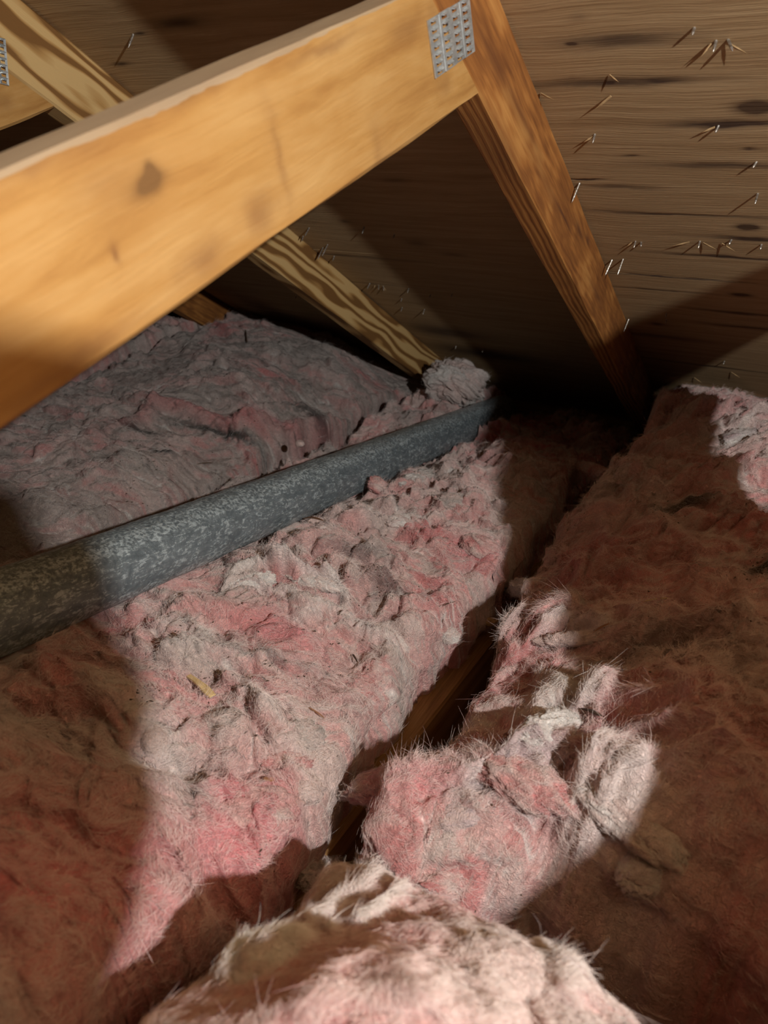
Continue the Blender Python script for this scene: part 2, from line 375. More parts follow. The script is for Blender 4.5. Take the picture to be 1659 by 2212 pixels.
def splinter_mesh(L, w):
    V = [(0, -w, 0), (0, w, 0), (L*.5, w*.7, -.0015), (L, 0, -.004), (L*.5, -w*.6, -.0016), (0, -w, -.0009), (0, w, -.0009), (L*.5, w*.7, -.0028), (L*.5, -w*.6, -.003)]
    F = [(0, 1, 2, 4), (4, 2, 3), (5, 8, 7, 6), (8, 3, 7), (0, 5, 6, 1), (1, 6, 7, 2), (2, 7, 3), (3, 8, 4), (4, 8, 5, 0)]
    me = bpy.data.meshes.new('splinter'); me.from_pydata(V, [], F); me.materials.append(M_SPL); return me
spm = [splinter_mesh(.013, .0012), splinter_mesh(.022, .0015), splinter_mesh(.008, .0010)]
def on_deck(u, r, me, name, tx=0., ty=0., rz=0., z=0.):
    o = None
    for (x0, x1, r0, r1, s) in sheets:
        if x0 <= u <= x1 and r0-.003 <= r <= r1:
            o = bpy.data.objects.new(name, me); COL.objects.link(o); o.parent = s
            o.location = (u, r, z); o.rotation_euler = (tx, ty, rz); break
    return o
NAILS = [(1547, 88, 11, 0), (1573, 86, 14, -.5), (1285, 290, 11, 0), (1637, 418, 14, 0), (1634, 350, 8, .3), (1373, 521, 11, 0), (1385, 523, 8, -.2), (1512, 521, 11, 0), (1580, 518, 8, .2), (1440, 677, 8, 0), (1440, 690, 8, 0),
         (1565, 780, 8, .1), (1645, 528, 8, 0), (1552, 272, 8, .2), (668, 492, 18, .2), (787, 490, 14, 0), (852, 506, 8, 0), (722, 553, 11, .1), (708, 528, 26, .25), (698, 535, 26, .2), (799, 612, 14, .3), (818, 616, 11, -.3), (828, 618, 11, -.4),
         (883, 623, 11, 0), (868, 645, 8, 0), (869, 664, 11, 0), (917, 668, 14, 0), (930, 636, 8, .1), (977, 634, 8, 0), (985, 748, 8, 0), (1044, 753, 11, 0), (288, 74, 18, .1), (655, 510, 11, 0), (640, 640, 8, 0), (1500, 60, 8, 0)]
for (px, py, L, a) in NAILS:
    u, r = deck_uv(px, py); on_deck(u, r, nm[L], 'nail', tx=random.uniform(-.12, .12), ty=a)
# nails that missed the rafter and run down its face
for (px, py, tx, ty) in ((1252, 396, .2, .22), (1322, 562, .15, .22), (1346, 560, .1, .12), (1357, 690, .1, .15)):
    u, r = deck_uv(px, py); on_deck(max(u, XA+.004), r, nm[26], 'nail', tx=tx, ty=ty)
for (px, py, k, rz) in ((1537, 92, 0, 2.4), (1570, 90, 1, .3), (1283, 292, 0, 2.9), (1365, 522, 2, 2.8), (1490, 521, 1, 3.1), (1520, 523, 1, .05), (1560, 524, 1, .1), (1170, 200, 1, -.2), (1320, 205, 1, 2.6), (1545, 272, 0, 3.0), (810, 616, 2, 2.2), (830, 620, 2, .6), (1460, 812, 1, 3.0), (1500, 815, 1, .1), (1580, 803, 1, .1), (1318, 160, 0, .1)):
    u, r = deck_uv(px, py); on_deck(u, r, spm[k], 'splinter', tx=random.uniform(-.15, .15), ty=random.uniform(.1, .35), rz=rz, z=-.0008)

# ------------------------------------------------------------------ ceiling board below (the attic floor) and far eave board
t = NT('ceiling_board_paper'); a = t.noise(t.obj(), 14, 4); t.l(t.ramp(a, [(.3, (.16, .12, .085)), (.7, (.26, .20, .15))]), t.b.inputs['Base Color']); t.b.inputs['Roughness'].default_value = .9
M_FLOOR = t.mat
def slab(name, x0, x1, y0, y1, z0, z1, mat):
    bm = bmesh.new(); bmesh.ops.create_cube(bm, size=1)
    for v in bm.verts: v.co = ((x0+x1)/2+v.co.x*(x1-x0), (y0+y1)/2+v.co.y*(y1-y0), (z0+z1)/2+v.co.z*(z1-z0))
    me = bpy.data.meshes.new(name); bm.to_mesh(me); bm.free(); return link(name, me, mat)
tag(slab('floor', -3.9, 2.0, -2.4, 2.42, -.0130, 0, M_FLOOR), 'ceiling board under the insulation', None, None, 'structure')
tag(slab('trim_1', -3.9, 2.0, 2.385, 2.42, .0, .075, M_CHORD), 'eave blocking board at the end of the joists', None, None, 'structure')

# ------------------------------------------------------------------ fibreglass insulation
PR = .0425
pa = CAMP+ray(246, 1224)*.872; pb = CAMP+ray(1040, 905)*1.92
dv = pb-pa; Ld = np.linalg.norm(dv); dv /= Ld
def fibre_mat(name, tint=(1, 1, 1)):
    t = NT(name); P = t.obj()
    at = t.n('ShaderNodeVertexColor', layer_name='Col')
    w = t.noise(P, 60, 3, .5, 0, True); Q = t.vm('MULTIPLY_ADD', t.vm('SUBTRACT', w, (.5, .5, .5)), (.03, .03, .03), P)
    a = t.noise(Q, 330, 4, .65, 1.5)
    b = t.noise(Q, 140, 5, .62, .8)
    c = t.noise(Q, 520, 3, .6)
    v = t.math('MULTIPLY_ADD', t.math('SUBTRACT', b, .5), .75, 1.0); v = t.math('MULTIPLY_ADD', t.math('SUBTRACT', a, .5), .55, v)
    x = t.n('ShaderNodeVectorMath', operation='SCALE'); t.l(at.outputs[0], x.inputs[0]); t.l(v, x.inputs[3])
    t.l(x.outputs[0], t.b.inputs['Base Color'])
    t.b.inputs['Roughness'].default_value = 1; t.b.inputs['Specular IOR Level'].default_value = .05
    t.b.inputs['Sheen Weight'].default_value = .12; t.b.inputs['Sheen Roughness'].default_value = .5
    t.b.inputs['Subsurface Weight'].default_value = 0
    t.bump(t.math('ADD', t.math('MULTIPLY', b, 1.3), t.math('MULTIPLY_ADD', a, .6, t.math('MULTIPLY', c, .5))), .9, .0045)
    return t.mat
M_INS = fibre_mat('pink_fibreglass')
def strand_mat(name):
    t = NT(name); h = t.n('ShaderNodeAttribute', attribute_name='Col'); t.l(h.outputs['Color'], t.b.inputs['Base Color'])
    t.b.inputs['Roughness'].default_value = .6; t.b.inputs['Specular IOR Level'].default_value = .35
    return t.mat
M_FUZZ = strand_mat('pale_glass_fibre')
PINK = np.array((.66, .235, .225)); PALE = np.array((.73, .55, .50)); GREY = np.array((.50, .43, .39)); WHITE = np.array((.86, .81, .76)); SOOT = np.array((.05, .042, .036)); LILAC = np.array((.56, .43, .44))
E1 = np.array((.865, .5)); E2 = np.array((-.5, .865))

class TPS:
    def __init__(s, P, z, lam=2e-4):
        P = np.array(P); z = np.array(z); n = len(P); s.P = P
        K = s.k(P, P)+lam*np.eye(n); Q = np.c_[np.ones(n), P]
        A = np.zeros((n+3, n+3)); A[:n, :n] = K; A[:n, n:] = Q; A[n:, :n] = Q.T
        s.w = np.linalg.solve(A, np.r_[z, 0, 0, 0]); s.lo, s.hi = z.min()-.03, z.max()+.03
    @staticmethod
    def k(A, B):
        d2 = (A[:, None, 0]-B[None, :, 0])**2+(A[:, None, 1]-B[None, :, 1])**2
        return .5*d2*np.log(d2+1e-9)
    def __call__(s, x, y):
        X = np.c_[np.ravel(x), np.ravel(y)]; out = np.empty(len(X))
        for i in range(0, len(X), 40000):
            q = X[i:i+40000]; out[i:i+40000] = s.k(q, s.P)@s.w[:-3]+np.c_[np.ones(len(q)), q]@s.w[-3:]
        return np.clip(out, s.lo, s.hi).reshape(np.shape(x))
def ctrl(lst, extra=()):
    P = []; z = []
    for (px, py, zz) in lst: p = on_z(px, py, zz); P.append(p[:2]); z.append(zz+H)
    for (x, y, zz) in extra: P.append((x, y)); z.append(zz+H)
    return TPS(P, z)
def terr(v, k, sharp=.72):
    q = v*k; f = np.floor(q); r = q-f
    return (f+sstep(sharp, 1., r)+.25*r)/k/1.0
def polydist(x, y, pts):
    d = np.full(np.shape(x), 9.); tt = np.zeros(np.shape(x)); side = np.zeros(np.shape(x)); n = len(pts)-1
    for i in range(n):
        a = np.array(pts[i]); b = np.array(pts[i+1]); ab = b-a; L2 = ab@ab+1e-12
        t_ = np.clip(((x-a[0])*ab[0]+(y-a[1])*ab[1])/L2, 0, 1)
        dx = x-a[0]-t_*ab[0]; dy = y-a[1]-t_*ab[1]; q = np.hypot(dx, dy); mk = q < d
        d = np.where(mk, q, d); tt = np.where(mk, (i+t_)/n, tt); side = np.where(mk, np.sign(ab[0]*dy-ab[1]*dx), side)
    return d, tt, side

def edge_fn(pts):
    a = np.array(sorted(pts)); return lambda v: np.interp(v, a[:, 0], a[:, 1])

SURF = []
def add_fuzz(o, V, base, ok, n, flen, C, res, cull=True):
    me = o.data; N = np.empty(len(V)*3, dtype=np.float32); me.vertex_normals.foreach_get('vector', N); N = N.reshape(-1, 3)
    if N[:, 2].mean() < 0: N = -N
    Wp = V+np.array(o.location); D = Wp-CAMP; dep = np.maximum(.15, D@CF); px = np.abs(D@CR)/dep; py = np.abs(D@CD)/dep
    wgt = base*ok/dep**1.2
    if cull: wgt = wgt*((px < .62) & (py < .78))
    if wgt.sum() <= 0: return
    idx = rng.choice(len(V), size=n, p=wgt/wgt.sum())
    P0 = V[idx]+rng.normal(0, res*.5, (n, 3)); Nn = N[idx]; Q = Wp[idx]
    an = 3.5*fbm(Q[:, 0]*14, Q[:, 1]*14+Q[:, 2]*9, 91, 2)+rng.normal(0, .55, n)+.5
    tan = np.stack([np.cos(an), np.sin(an), rng.normal(0, .25, n)], 1); tan -= (tan*Nn).sum(1)[:, None]*Nn; tan /= np.linalg.norm(tan, axis=1)[:, None]+1e-6
    lift = np.abs(rng.normal(.04, .20, n))[:, None]+.04; d1 = tan+Nn*lift; d1 /= np.linalg.norm(d1, axis=1)[:, None]
    bend = rng.normal(0, .55, (n, 3)); bend -= (bend*Nn).sum(1)[:, None]*Nn*.7; L = (flen*rng.lognormal(-.2, .5, n))[:, None]
    K = 5; pts = np.empty((n, K, 3), dtype=np.float32)
    for k in range(K):
        s_ = k/(K-1); pts[:, k] = P0+d1*L*s_+bend*L*.55*s_*s_-Nn*L*lift*.7*s_*s_
    hc = bpy.data.hair_curves.new('loose_fibres'); hc.add_curves([K]*n)
    hc.attributes['position'].data.foreach_set('vector', pts.reshape(-1))
    ra = hc.attributes.get('radius') or hc.attributes.new('radius', 'FLOAT', 'POINT')
    ra.data.foreach_set('value', (np.tile(np.array([.8, 1., .9, .7, .25]), n)*np.repeat(rng.uniform(.00004, .00011, n), K)).astype(np.float32))
    ca = hc.attributes.new('Col', 'FLOAT_COLOR', 'CURVE')
    w = rng.uniform(.15, .75, (n, 1)); cc = C[idx]*(1-w)+WHITE*w
    ca.data.foreach_set('color', np.c_[cc, np.ones(n)].astype(np.float32).ravel())
    hc.materials.append(M_FUZZ); ho = bpy.data.objects.new('loose_fibres', hc); COL.objects.link(ho); ho.parent = o; ho['kind'] = 'stuff'
    return ho
def insulation(name, label, top, x0f, x1f, y0, y1, res, seed, amp=1., ridges=(), patches=(), edge=(.06, .06, .06, .06), dirt=.5, zb=.012, fuzz=0, fuzz_len=.010, cat='insulation', group='fibreglass batts', yf=(None, None), scale=1., undercut=.0, tone=1.):
    xm = .5*(x0f(np.array(.8))+x1f(np.array(.8)))
    W = float(x1f(np.array((y0+y1)/2))-x0f(np.array((y0+y1)/2)))
    nu = max(24, int(W/res)); nv = max(24, int((y1-y0)/res))
    def spaced(n, e0, e1, L):
        t_ = np.linspace(0, 1, n); k = .22                      # bunch rows towards the edges
        return t_-k*np.sin(2*np.pi*t_)/(2*np.pi)*.9
    S, T = np.meshgrid(spaced(nu, 0, 0, W), spaced(nv, 0, 0, y1-y0), indexing='ij')
    y = y0+(y1-y0)*T
    x0 = x0f(y)+.012*fbm(y*9, y*0+seed, seed, 4); x1 = x1f(y)+.012*fbm(y*9, y*0+seed+3, seed+2, 4)
    x = x0+(x1-x0)*S
    ye0 = .02*fbm(x*9, x*0+seed, seed+5, 4); ye1 = .02*fbm(x*9, x*0+seed, seed+7, 4)
    yb0 = (0 if yf[0] is None else yf[0](x)-y0)+ye0; yb1 = (0 if yf[1] is None else yf[1](x)-y1)+ye1
    y = y+yb0*(1-T)+yb1*T
    zt = top(x, y)
    # --- relief: torn, layered folds
    sc = scale
    wx = .030*fbm(x*7/sc, y*7/sc, seed, 3); wy = .030*fbm(x*7/sc+5, y*7/sc, seed+1, 3)
    qx, qy = x+wx, y+wy
    a = (qx*E1[0]+qy*E1[1])/sc; b = (qx*E2[0]+qy*E2[1])/sc
    n0 = fbm(a*3.2, b*4.5, seed+2, 3)
    n1 = fbm(a*5.5, b*12, seed+3, 3); t1 = terr(n1, 3.0)
    wa = a+.012*fbm(a*26, b*26, seed+14, 2); wb = b+.012*fbm(a*26+7, b*26, seed+15, 2)
    b1 = np.abs(perlin(wa*8, wb*15, seed+4)); b2 = np.abs(perlin(wa*21, wb*36, seed+5)); b3 = np.abs(perlin(wa*50, wb*82, seed+6)); b4 = np.abs(perlin(a*125, b*170, seed+7))
    n2 = fbm(a*15, b*34, seed+4, 3); t2 = terr(n2, 2.6, .6)
    n3 = 1-np.minimum(b2*2.2, 1)*.5-np.minimum(b3*2.2, 1)*.5
    n4 = fbm(a*140, b*190, seed+9, 2)
    calm = sstep(-.1, .5, fbm(x*6, y*6, seed+12, 2))            # some places are smooth cotton
    rough = 1-.52*calm
    dz = amp*(.020*n0+.020*t1*(.4+.6*rough)+(.050*b1+.032*b2+.0125*b3+.006*t2)*rough+.0024*b4*(.4+.6*rough)+.0012*n4-.021)
    col_r = np.zeros_like(x); col_w = np.zeros_like(x)
    for r_ in ridges:
        pts = [p2[:2] for p2 in r_['pts']]
        wob = .010*fbm(x*16, y*16, seed+21, 3)
        d, tt, sd = polydist(x+wob, y+.010*fbm(x*16+9, y*16, seed+22, 3), pts)
        end = np.clip(np.minimum(tt, 1-tt)*6, 0, 1) if r_.get('taper', True) else 1
        w = r_['w']*np.where(sd*r_.get('side', 0) > 0, r_.get('steep', 1.), 1.)
        g = np.exp(-(d/w)**2)*end
        dz = dz+r_['h']*g*(1+.25*n2)
        if 'white' in r_: col_w = np.maximum(col_w, r_['white']*g)
        if 'pink' in r_: col_r = np.maximum(col_r, r_['pink']*g)
    z = zt+dz
    # --- edges fall to the ceiling board
    def prof(d, w): q = np.clip(d/w, 0, 1); return (1-(1-q)**2.6)**(1/2.6)
    em = np.ones_like(x)
    if edge[0]: em = em*prof(x-x0, edge[0]*(1+.4*perlin(y*11, y*0, seed+31)))
    if edge[1]: em = em*prof(x1-x, edge[1]*(1+.4*perlin(y*11, y*0+4, seed+32)))
    if edge[2]: em = em*prof((y1-y0)*T, edge[2]*(1+.3*perlin(x*11, x*0, seed+33)))
    if edge[3]: em = em*prof((y1-y0)*(1-T), edge[3]*(1+.3*perlin(x*11, x*0+4, seed+34)))
    z = zb+(z-zb)*em
    # walls: layered horizontally, bulging
    wall = 1-em; lay = .012*fbm(z*26, (x+y)*7, seed+40, 3)*np.clip(wall*4, 0, 1)*np.clip(em*6, 0, 1)
    sx = np.where(S < .5, -1, 1)*(np.minimum(x-x0, x1-x) < .07)
    sy = np.where(T < .5, -1, 1)*(np.minimum(T, 1-T)*(y1-y0) < .07)
    # lean the folds over (towards where they were torn), so steps overhang
    sh = amp*(.014*(t1-n1*.8)+.016*b1+.010*b2+.005*b3-.008)*np.clip(em*2-1, 0, 1)*rough
    uc = undercut*np.clip((.93-em)/.93, 0, 1)**.8*np.where(S < .5, 1, -1)*(np.minimum(x-x0, x1-x) < .08)
    xx = x+uc+sx*lay-E2[0]*sh*1.3; yy = y+sy*lay-E2[1]*sh*1.3
    # the batts lie under the pipe
    ph = np.hypot(dv[0], dv[1]); sl = ((xx-pa[0])*dv[0]+(yy-pa[1])*dv[1])/ph; of = (-(xx-pa[0])*dv[1]+(yy-pa[1])*dv[0])/ph
    under = pa[2]+dv[2]/ph*sl-np.sqrt(np.maximum((PR+.006)**2-of*of, 0)); z = np.where(np.abs(of) < PR+.006, np.minimum(z, under), z)
    z = np.maximum(z, zb)
    zd = DK-np.tan(PHI)*yy-.004; z = np.minimum(z, zd)             # never through the deck
    V = np.stack([xx, yy, z], -1).reshape(-1, 3)
    me = mesh_np(name, V, grid_faces(nu, nv)[:, ::1])
    # --- colours: dust on top, fresh pink where torn
    gz0, gz1 = np.gradient(dz); slope = np.hypot(gz0, gz1)/res
    torn = sstep(.35, 1.1, slope)
    big = fbm(x*5, y*5, seed+50, 3)
    pk = np.clip(.10+.60*big+.45*torn-.9*sstep(0, .5, n2)*.6, 0, 1)
    gy = np.clip(dirt+.75*fbm(x*8+3, y*11, seed+51, 4)-.35*torn, 0, 1)
    wh = np.clip(.9*sstep(.62, .95, n3)*sstep(.0, .5, fbm(x*13, y*13, seed+52, 3))*1.2, 0, 1)
    C = PALE*(1-pk[..., None])+PINK*pk[..., None]
    C = C*(1-gy[..., None]*.9)+GREY*gy[..., None]*.9
    C = C*(1-wh[..., None]*.8)+WHITE*wh[..., None]*.8
    PC = {'pink': PINK, 'white': WHITE, 'soot': SOOT, 'grey': GREY, 'lilac': LILAC, 'pale': PALE, 'hot': np.array((.80, .23, .26)), 'dust': np.array((.35, .29, .27))}
    for (cx_, cy_, ra, rb, kind, k, spk) in patches:
        da = ((qx*.5+x*.5-cx_)*E1[0]+(qy*.5+y*.5-cy_)*E1[1])/ra; db = ((qx*.5+x*.5-cx_)*E2[0]+(qy*.5+y*.5-cy_)*E2[1])/rb
        g = np.exp(-(da*da+db*db))
        if spk: g = 1.3*g*sstep(.0, .4, g*.8+.7*fbm(x*90, y*90, seed+60, 3)-.05)
        else: g = np.clip(g*(1.1+.6*n2), 0, 1)
        g = np.clip(g*k, 0, 1)[..., None]; C = C*(1-g)+PC[kind]*g
    C = C*(1-.75*np.clip(col_r, 0, 1)[..., None])+PINK*.75*np.clip(col_r, 0, 1)[..., None]
    C = C*(1-.85*np.clip(col_w, 0, 1)[..., None])+WHITE*.85*np.clip(col_w, 0, 1)[..., None]
    sd_ = sstep(.52, .8, fbm(x*70, y*70, seed+61, 4))*sstep(.1, .6, gy)*.6      # grime specks
    C = C*(1-sd_[..., None])+SOOT*sd_[..., None]
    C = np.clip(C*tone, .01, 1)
    at = me.color_attributes.new('Col', 'FLOAT_COLOR', 'POINT')
    at.data.foreach_set('color', np.c_[C.reshape(-1, 3), np.ones(len(V))].astype(np.float32).ravel())
    o = link(name, me, M_INS); tag(o, label, cat, group)
    Dq = V-CAMP; dq = Dq@CF; ok = dq > .1; dqs = np.where(ok, dq, 1)
    uq = 829.5+FPX*(Dq@CR)/dqs; vq = 1106+FPX*(Dq@CD)/dqs; kp = ok & (uq > -60) & (uq < IW+60) & (vq > 500) & (vq < IH+60)
    SURF.append((V[kp], uq[kp], vq[kp], dq[kp], o))
    if fuzz:
        conv = (dz-(np.roll(dz, 4, 0)+np.roll(dz, -4, 0)+np.roll(dz, 4, 1)+np.roll(dz, -4, 1))/4).ravel()
        add_fuzz(o, V, .35+np.clip(conv*700, 0, 2), em.ravel() > .02, fuzz, fuzz_len, C.reshape(-1, 3), res)
    return o

def pt(px, py, z): p = on_z(px, py, z); return (p[0], p[1])
def patch(px, py, z, ra, rb, kind, k=.8, spk=False): p = pt(px, py, z); return (p[0], p[1], ra, rb, kind, k, spk)
def ridge(pp, w, h, **kw): d = dict(pts=[pt(*p) for p in pp], w=w, h=h); d.update(kw); return d

# bay between the near truss and the wavy-grained one
topL = ctrl([(250, 1340, -.490), (420, 1270, -.490), (640, 1190, -.505), (600, 1330, -.500), (750, 1270, -.510), (860, 1280, -.525), (1000, 1170, -.530), (1080, 1190, -.540), (900, 1060, -.530), (1000, 1000, -.555), (1080, 950, -.59), (700, 1130, -.515),
             (960, 1330, -.550), (880, 1390, -.560), (800, 1470, -.555), (600, 1480, -.525), (350, 1430, -.500), (420, 1500, -.510), (700, 1580, -.545), (740, 1630, -.550), (560, 1620, -.525), (450, 1560, -.510), (560, 1730, -.525), (650, 1750, -.545),
             (330, 1650, -.49), (380, 1850, -.48), (150, 1600, -.445), (0, 1500, -.44), (0, 1800, -.40), (150, 1850, -.43), (200, 2050, -.43), (0, 2150, -.39), (350, 2050, -.48), (100, 1430, -.47)],
            [(-.9, 1.0, -.57), (-.9, .7, -.56), (-.75, 1.2, -.60), (-.85, 1.6, -.56), (-.5, 1.9, -.64), (-.8, 1.9, -.60), (-.9, .3, -.46), (-.6, -.1, -.42), (-.4, -.1, -.42)])
ridL = [ridge([(470, 1900, -.52), (520, 1880, -.53)], .022, -.07, taper=False), ridge([(470, 1255, -.49), (540, 1232, -.49), (640, 1240, -.5), (735, 1268, -.505), (760, 1290, -.51)], .013, .016, white=.8, side=-1, steep=.5),
        ridge([(600, 1330, -.5), (700, 1310, -.51), (800, 1330, -.52), (870, 1380, -.54), (895, 1420, -.555)], .012, .014, white=.55, side=-1, steep=.5),
        ridge([(260, 1400, -.5), (380, 1370, -.5), (470, 1400, -.5)], .014, .010, white=.5),
        ridge([(320, 1470, -.505), (450, 1440, -.51), (600, 1440, -.52), (740, 1450, -.54)], .016, .012, white=.25, side=-1, steep=.4),
        ridge([(440, 1560, -.51), (520, 1530, -.515), (600, 1560, -.52), (690, 1590, -.54)], .014, .014, white=.3, side=-1, steep=.4),
        ridge([(450, 1640, -.52), (560, 1625, -.525), (700, 1640, -.545)], .014, .012, side=-1, steep=.4, white=.2),
        ridge([(470, 1720, -.52), (560, 1690, -.525), (650, 1720, -.54)], .030, .022, pink=.7),
        ridge([(700, 1130, -.515), (790, 1130, -.52), (900, 1120, -.53)], .014, .012, white=.2),
        ridge([(860, 1000, -.54), (960, 1010, -.54), (1000, 1060, -.55)], .02, .012, white=.2)]
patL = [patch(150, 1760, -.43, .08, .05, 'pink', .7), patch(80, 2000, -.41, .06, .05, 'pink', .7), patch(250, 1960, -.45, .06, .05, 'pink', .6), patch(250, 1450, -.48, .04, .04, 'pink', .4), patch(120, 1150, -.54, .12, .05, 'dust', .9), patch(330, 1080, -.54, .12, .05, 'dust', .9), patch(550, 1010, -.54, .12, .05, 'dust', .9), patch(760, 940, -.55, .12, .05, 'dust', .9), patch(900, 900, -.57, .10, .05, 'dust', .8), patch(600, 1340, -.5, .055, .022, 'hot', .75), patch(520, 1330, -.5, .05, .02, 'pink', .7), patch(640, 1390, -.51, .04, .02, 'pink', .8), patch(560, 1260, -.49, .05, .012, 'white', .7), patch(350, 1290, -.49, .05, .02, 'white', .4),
        patch(560, 1740, -.53, .06, .03, 'hot', .75), patch(500, 1900, -.57, .04, .03, 'hot', .8), patch(720, 1480, -.54, .03, .03, 'pink', .5), patch(850, 1270, -.525, .045, .022, 'soot', .5, True), patch(780, 1210, -.52, .05, .012, 'soot', .5, True),
        patch(560, 1430, -.52, .07, .010, 'soot', .55, True), patch(440, 1360, -.5, .05, .010, 'soot', .45, True), patch(330, 1500, -.5, .03, .012, 'soot', .4, True), patch(830, 1090, -.53, .05, .02, 'grey', .6), patch(1000, 1000, -.55, .06, .03, 'grey', .6),
        patch(1030, 1190, -.54, .03, .02, 'hot', .5), patch(750, 1150, -.52, .03, .015, 'pink', .6), patch(350, 1620, -.5, .03, .05, 'white', .5), patch(400, 1720, -.5, .02, .04, 'grey', .7), patch(620, 1630, -.53, .05, .02, 'pale', .5), patch(150, 1850, -.43, .06, .04, 'hot', .5), patch(60, 1950, -.42, .04, .03, 'hot', .6), patch(100, 1600, -.45, .06, .05, 'grey', .6)]
XBL = XA-SP-TH
Lr = edge_fn([(-.3, -.288), (.28, -.288), (.36, -.295), (.43, -.312), (.55, -.342), (.75, -.342), (.95, -.325), (1.1, -.335), (1.5, -.36), (2.0, -.36)])
insulation('insulation_batt', 'torn pink and grey fibreglass batt in the lit bay under the pipe', topL, lambda v: np.full(np.shape(v), XA-SP+.006), Lr, -.25, 2.1, .0022, 100, ridges=ridL, patches=patL, edge=(.03, .035, .05, .10), undercut=.022, dirt=.34, fuzz=260000, fuzz_len=.009)

# bay beyond the wavy-grained truss
topBL = ctrl([(100, 1130, -.535), (300, 1040, -.525), (0, 1000, -.50), (200, 850, -.470), (500, 705, -.415), (300, 760, -.445), (600, 850, -.485), (500, 920, -.51), (750, 910, -.54), (700, 760, -.455), (800, 850, -.495)],
             [(-.95, .6, -.56), (-.95, .9, -.565), (-.95, 1.2, -.57), (-.97, 1.5, -.56), (-1.0, 1.8, -.56), (-1.2, 1.9, -.50), (-1.5, 1.85, -.43), (-1.0, .4, -.48), (-1.5, .4, -.47)])
ridBL = [ridge([(120, 960, -.48), (350, 880, -.475), (480, 890, -.48), (600, 880, -.48), (720, 850, -.48), (800, 840, -.49)], .024, .022, side=-1, steep=.6, pink=.8),
         ridge([(400, 830, -.465), (600, 780, -.46), (800, 800, -.48)], .03, .014, side=-1, steep=.5), ridge([(150, 1020, -.49), (400, 960, -.49), (560, 960, -.5)], .025, .012, side=-1, steep=.4)]
patBL = [patch(480, 885, -.48, .10, .012, 'pink', .8), patch(590, 870, -.48, .08, .010, 'hot', .5), patch(340, 990, -.515, .05, .014, 'soot', .9, True), patch(470, 925, -.51, .11, .014, 'soot', .85, True), patch(690, 885, -.52, .09, .022, 'soot', .8, True), patch(290, 930, -.495, .07, .012, 'soot', .8, True), patch(560, 790, -.46, .10, .012, 'soot', .5, True),
         patch(550, 720, -.43, .05, .012, 'pink', .5), patch(200, 1110, -.5, .05, .03, 'white', .4), patch(800, 960, -.5, .05, .02, 'pale', .5), patch(350, 800, -.46, .16, .05, 'grey', .5), patch(720, 960, -.52, .06, .02, 'pale', .5), patch(600, 760, -.45, .16, .06, 'grey', .6)]
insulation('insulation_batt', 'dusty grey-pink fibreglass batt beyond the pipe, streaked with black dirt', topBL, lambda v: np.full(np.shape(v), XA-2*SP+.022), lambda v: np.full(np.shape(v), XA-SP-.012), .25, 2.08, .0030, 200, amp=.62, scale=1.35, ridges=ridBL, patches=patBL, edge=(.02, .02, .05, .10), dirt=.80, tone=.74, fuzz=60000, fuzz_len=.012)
topBLL = ctrl([], [(-1.6, .5, -.47), (-2.1, .5, -.46), (-1.6, 1.7, -.42), (-2.1, 1.7, -.45), (-1.6, 2.0, -.47), (-2.1, 2.0, -.5), (-1.8, 1.2, -.45)])
insulation('insulation_batt', 'grey fibreglass batt in the farthest bay, half hidden in the dark', topBLL, lambda v: np.full(np.shape(v), XA-3*SP+.006), lambda v: np.full(np.shape(v), XA-2*SP-.016), .5, 2.06, .006, 300, amp=.8, edge=(.02, .02, .05, .10), dirt=.7)

# near bay, right of the near truss
topR = ctrl([(1150, 1240, -.530), (1070, 1330, -.545), (1250, 1150, -.500), (1350, 1020, -.470), (1250, 1020, -.500), (1400, 860, -.440), (1600, 900, -.430), (1600, 1100, -.445), (1500, 1250, -.460), (1300, 1350, -.485), (1150, 1450, -.515), (1050, 1550, -.525),
             (1200, 1550, -.500), (1180, 1480, -.505), (900, 1640, -.515), (780, 1700, -.525), (710, 1760, -.530), (1100, 1620, -.490), (1300, 1700, -.465), (1450, 1780, -.435), (1500, 1500, -.455), (1640, 1700, -.410), (1620, 1920, -.400)],
            [(-.2, 2.0, -.5), (.1, 2.0, -.5), (.2, 1.5, -.43), (.2, .8, -.42), (.2, .45, -.40), (-.27, 1.7, -.45), (-.27, 1.9, -.5)])
Rl = edge_fn([(.3, -.305), (.40, -.300), (.46, -.285), (.52, -.268), (.60, -.256), (.70, -.262), (.80, -.280), (.85, -.288), (.95, -.296), (1.1, -.305), (1.2, -.290), (1.3, -.268), (1.45, -.258), (1.6, -.275), (2.0, -.30)])
ridR = [ridge([(700, 1770, -.53), (780, 1700, -.525), (900, 1640, -.515), (1010, 1610, -.505), (1120, 1620, -.49), (1230, 1680, -.475), (1330, 1770, -.455), (1440, 1850, -.43)], .020, .020, white=.25, side=1, steep=.6),
        ridge([(1230, 1650, -.48), (1330, 1690, -.46), (1440, 1770, -.44), (1500, 1860, -.43)], .030, .028, white=.5),
        ridge([(1120, 1250, -.53), (1090, 1320, -.54), (1060, 1400, -.54)], .016, .016, white=.4),
        ridge([(1150, 1330, -.52), (1250, 1320, -.50), (1330, 1340, -.49)], .010, .012, white=.6), ridge([(1130, 1410, -.52), (1220, 1370, -.51), (1320, 1410, -.49)], .010, .014, white=.6),
        ridge([(1120, 1560, -.51), (1180, 1510, -.505), (1250, 1530, -.5), (1260, 1590, -.49)], .016, .022, white=.9), ridge([(1170, 1450, -.51), (1190, 1500, -.505)], .010, .018, white=.6),
        ridge([(1250, 1010, -.5), (1320, 1005, -.475), (1450, 1040, -.46), (1600, 1080, -.445)], .02, .018), ridge([(1200, 1240, -.51), (1330, 1200, -.48), (1500, 1140, -.46)], .025, .015)]
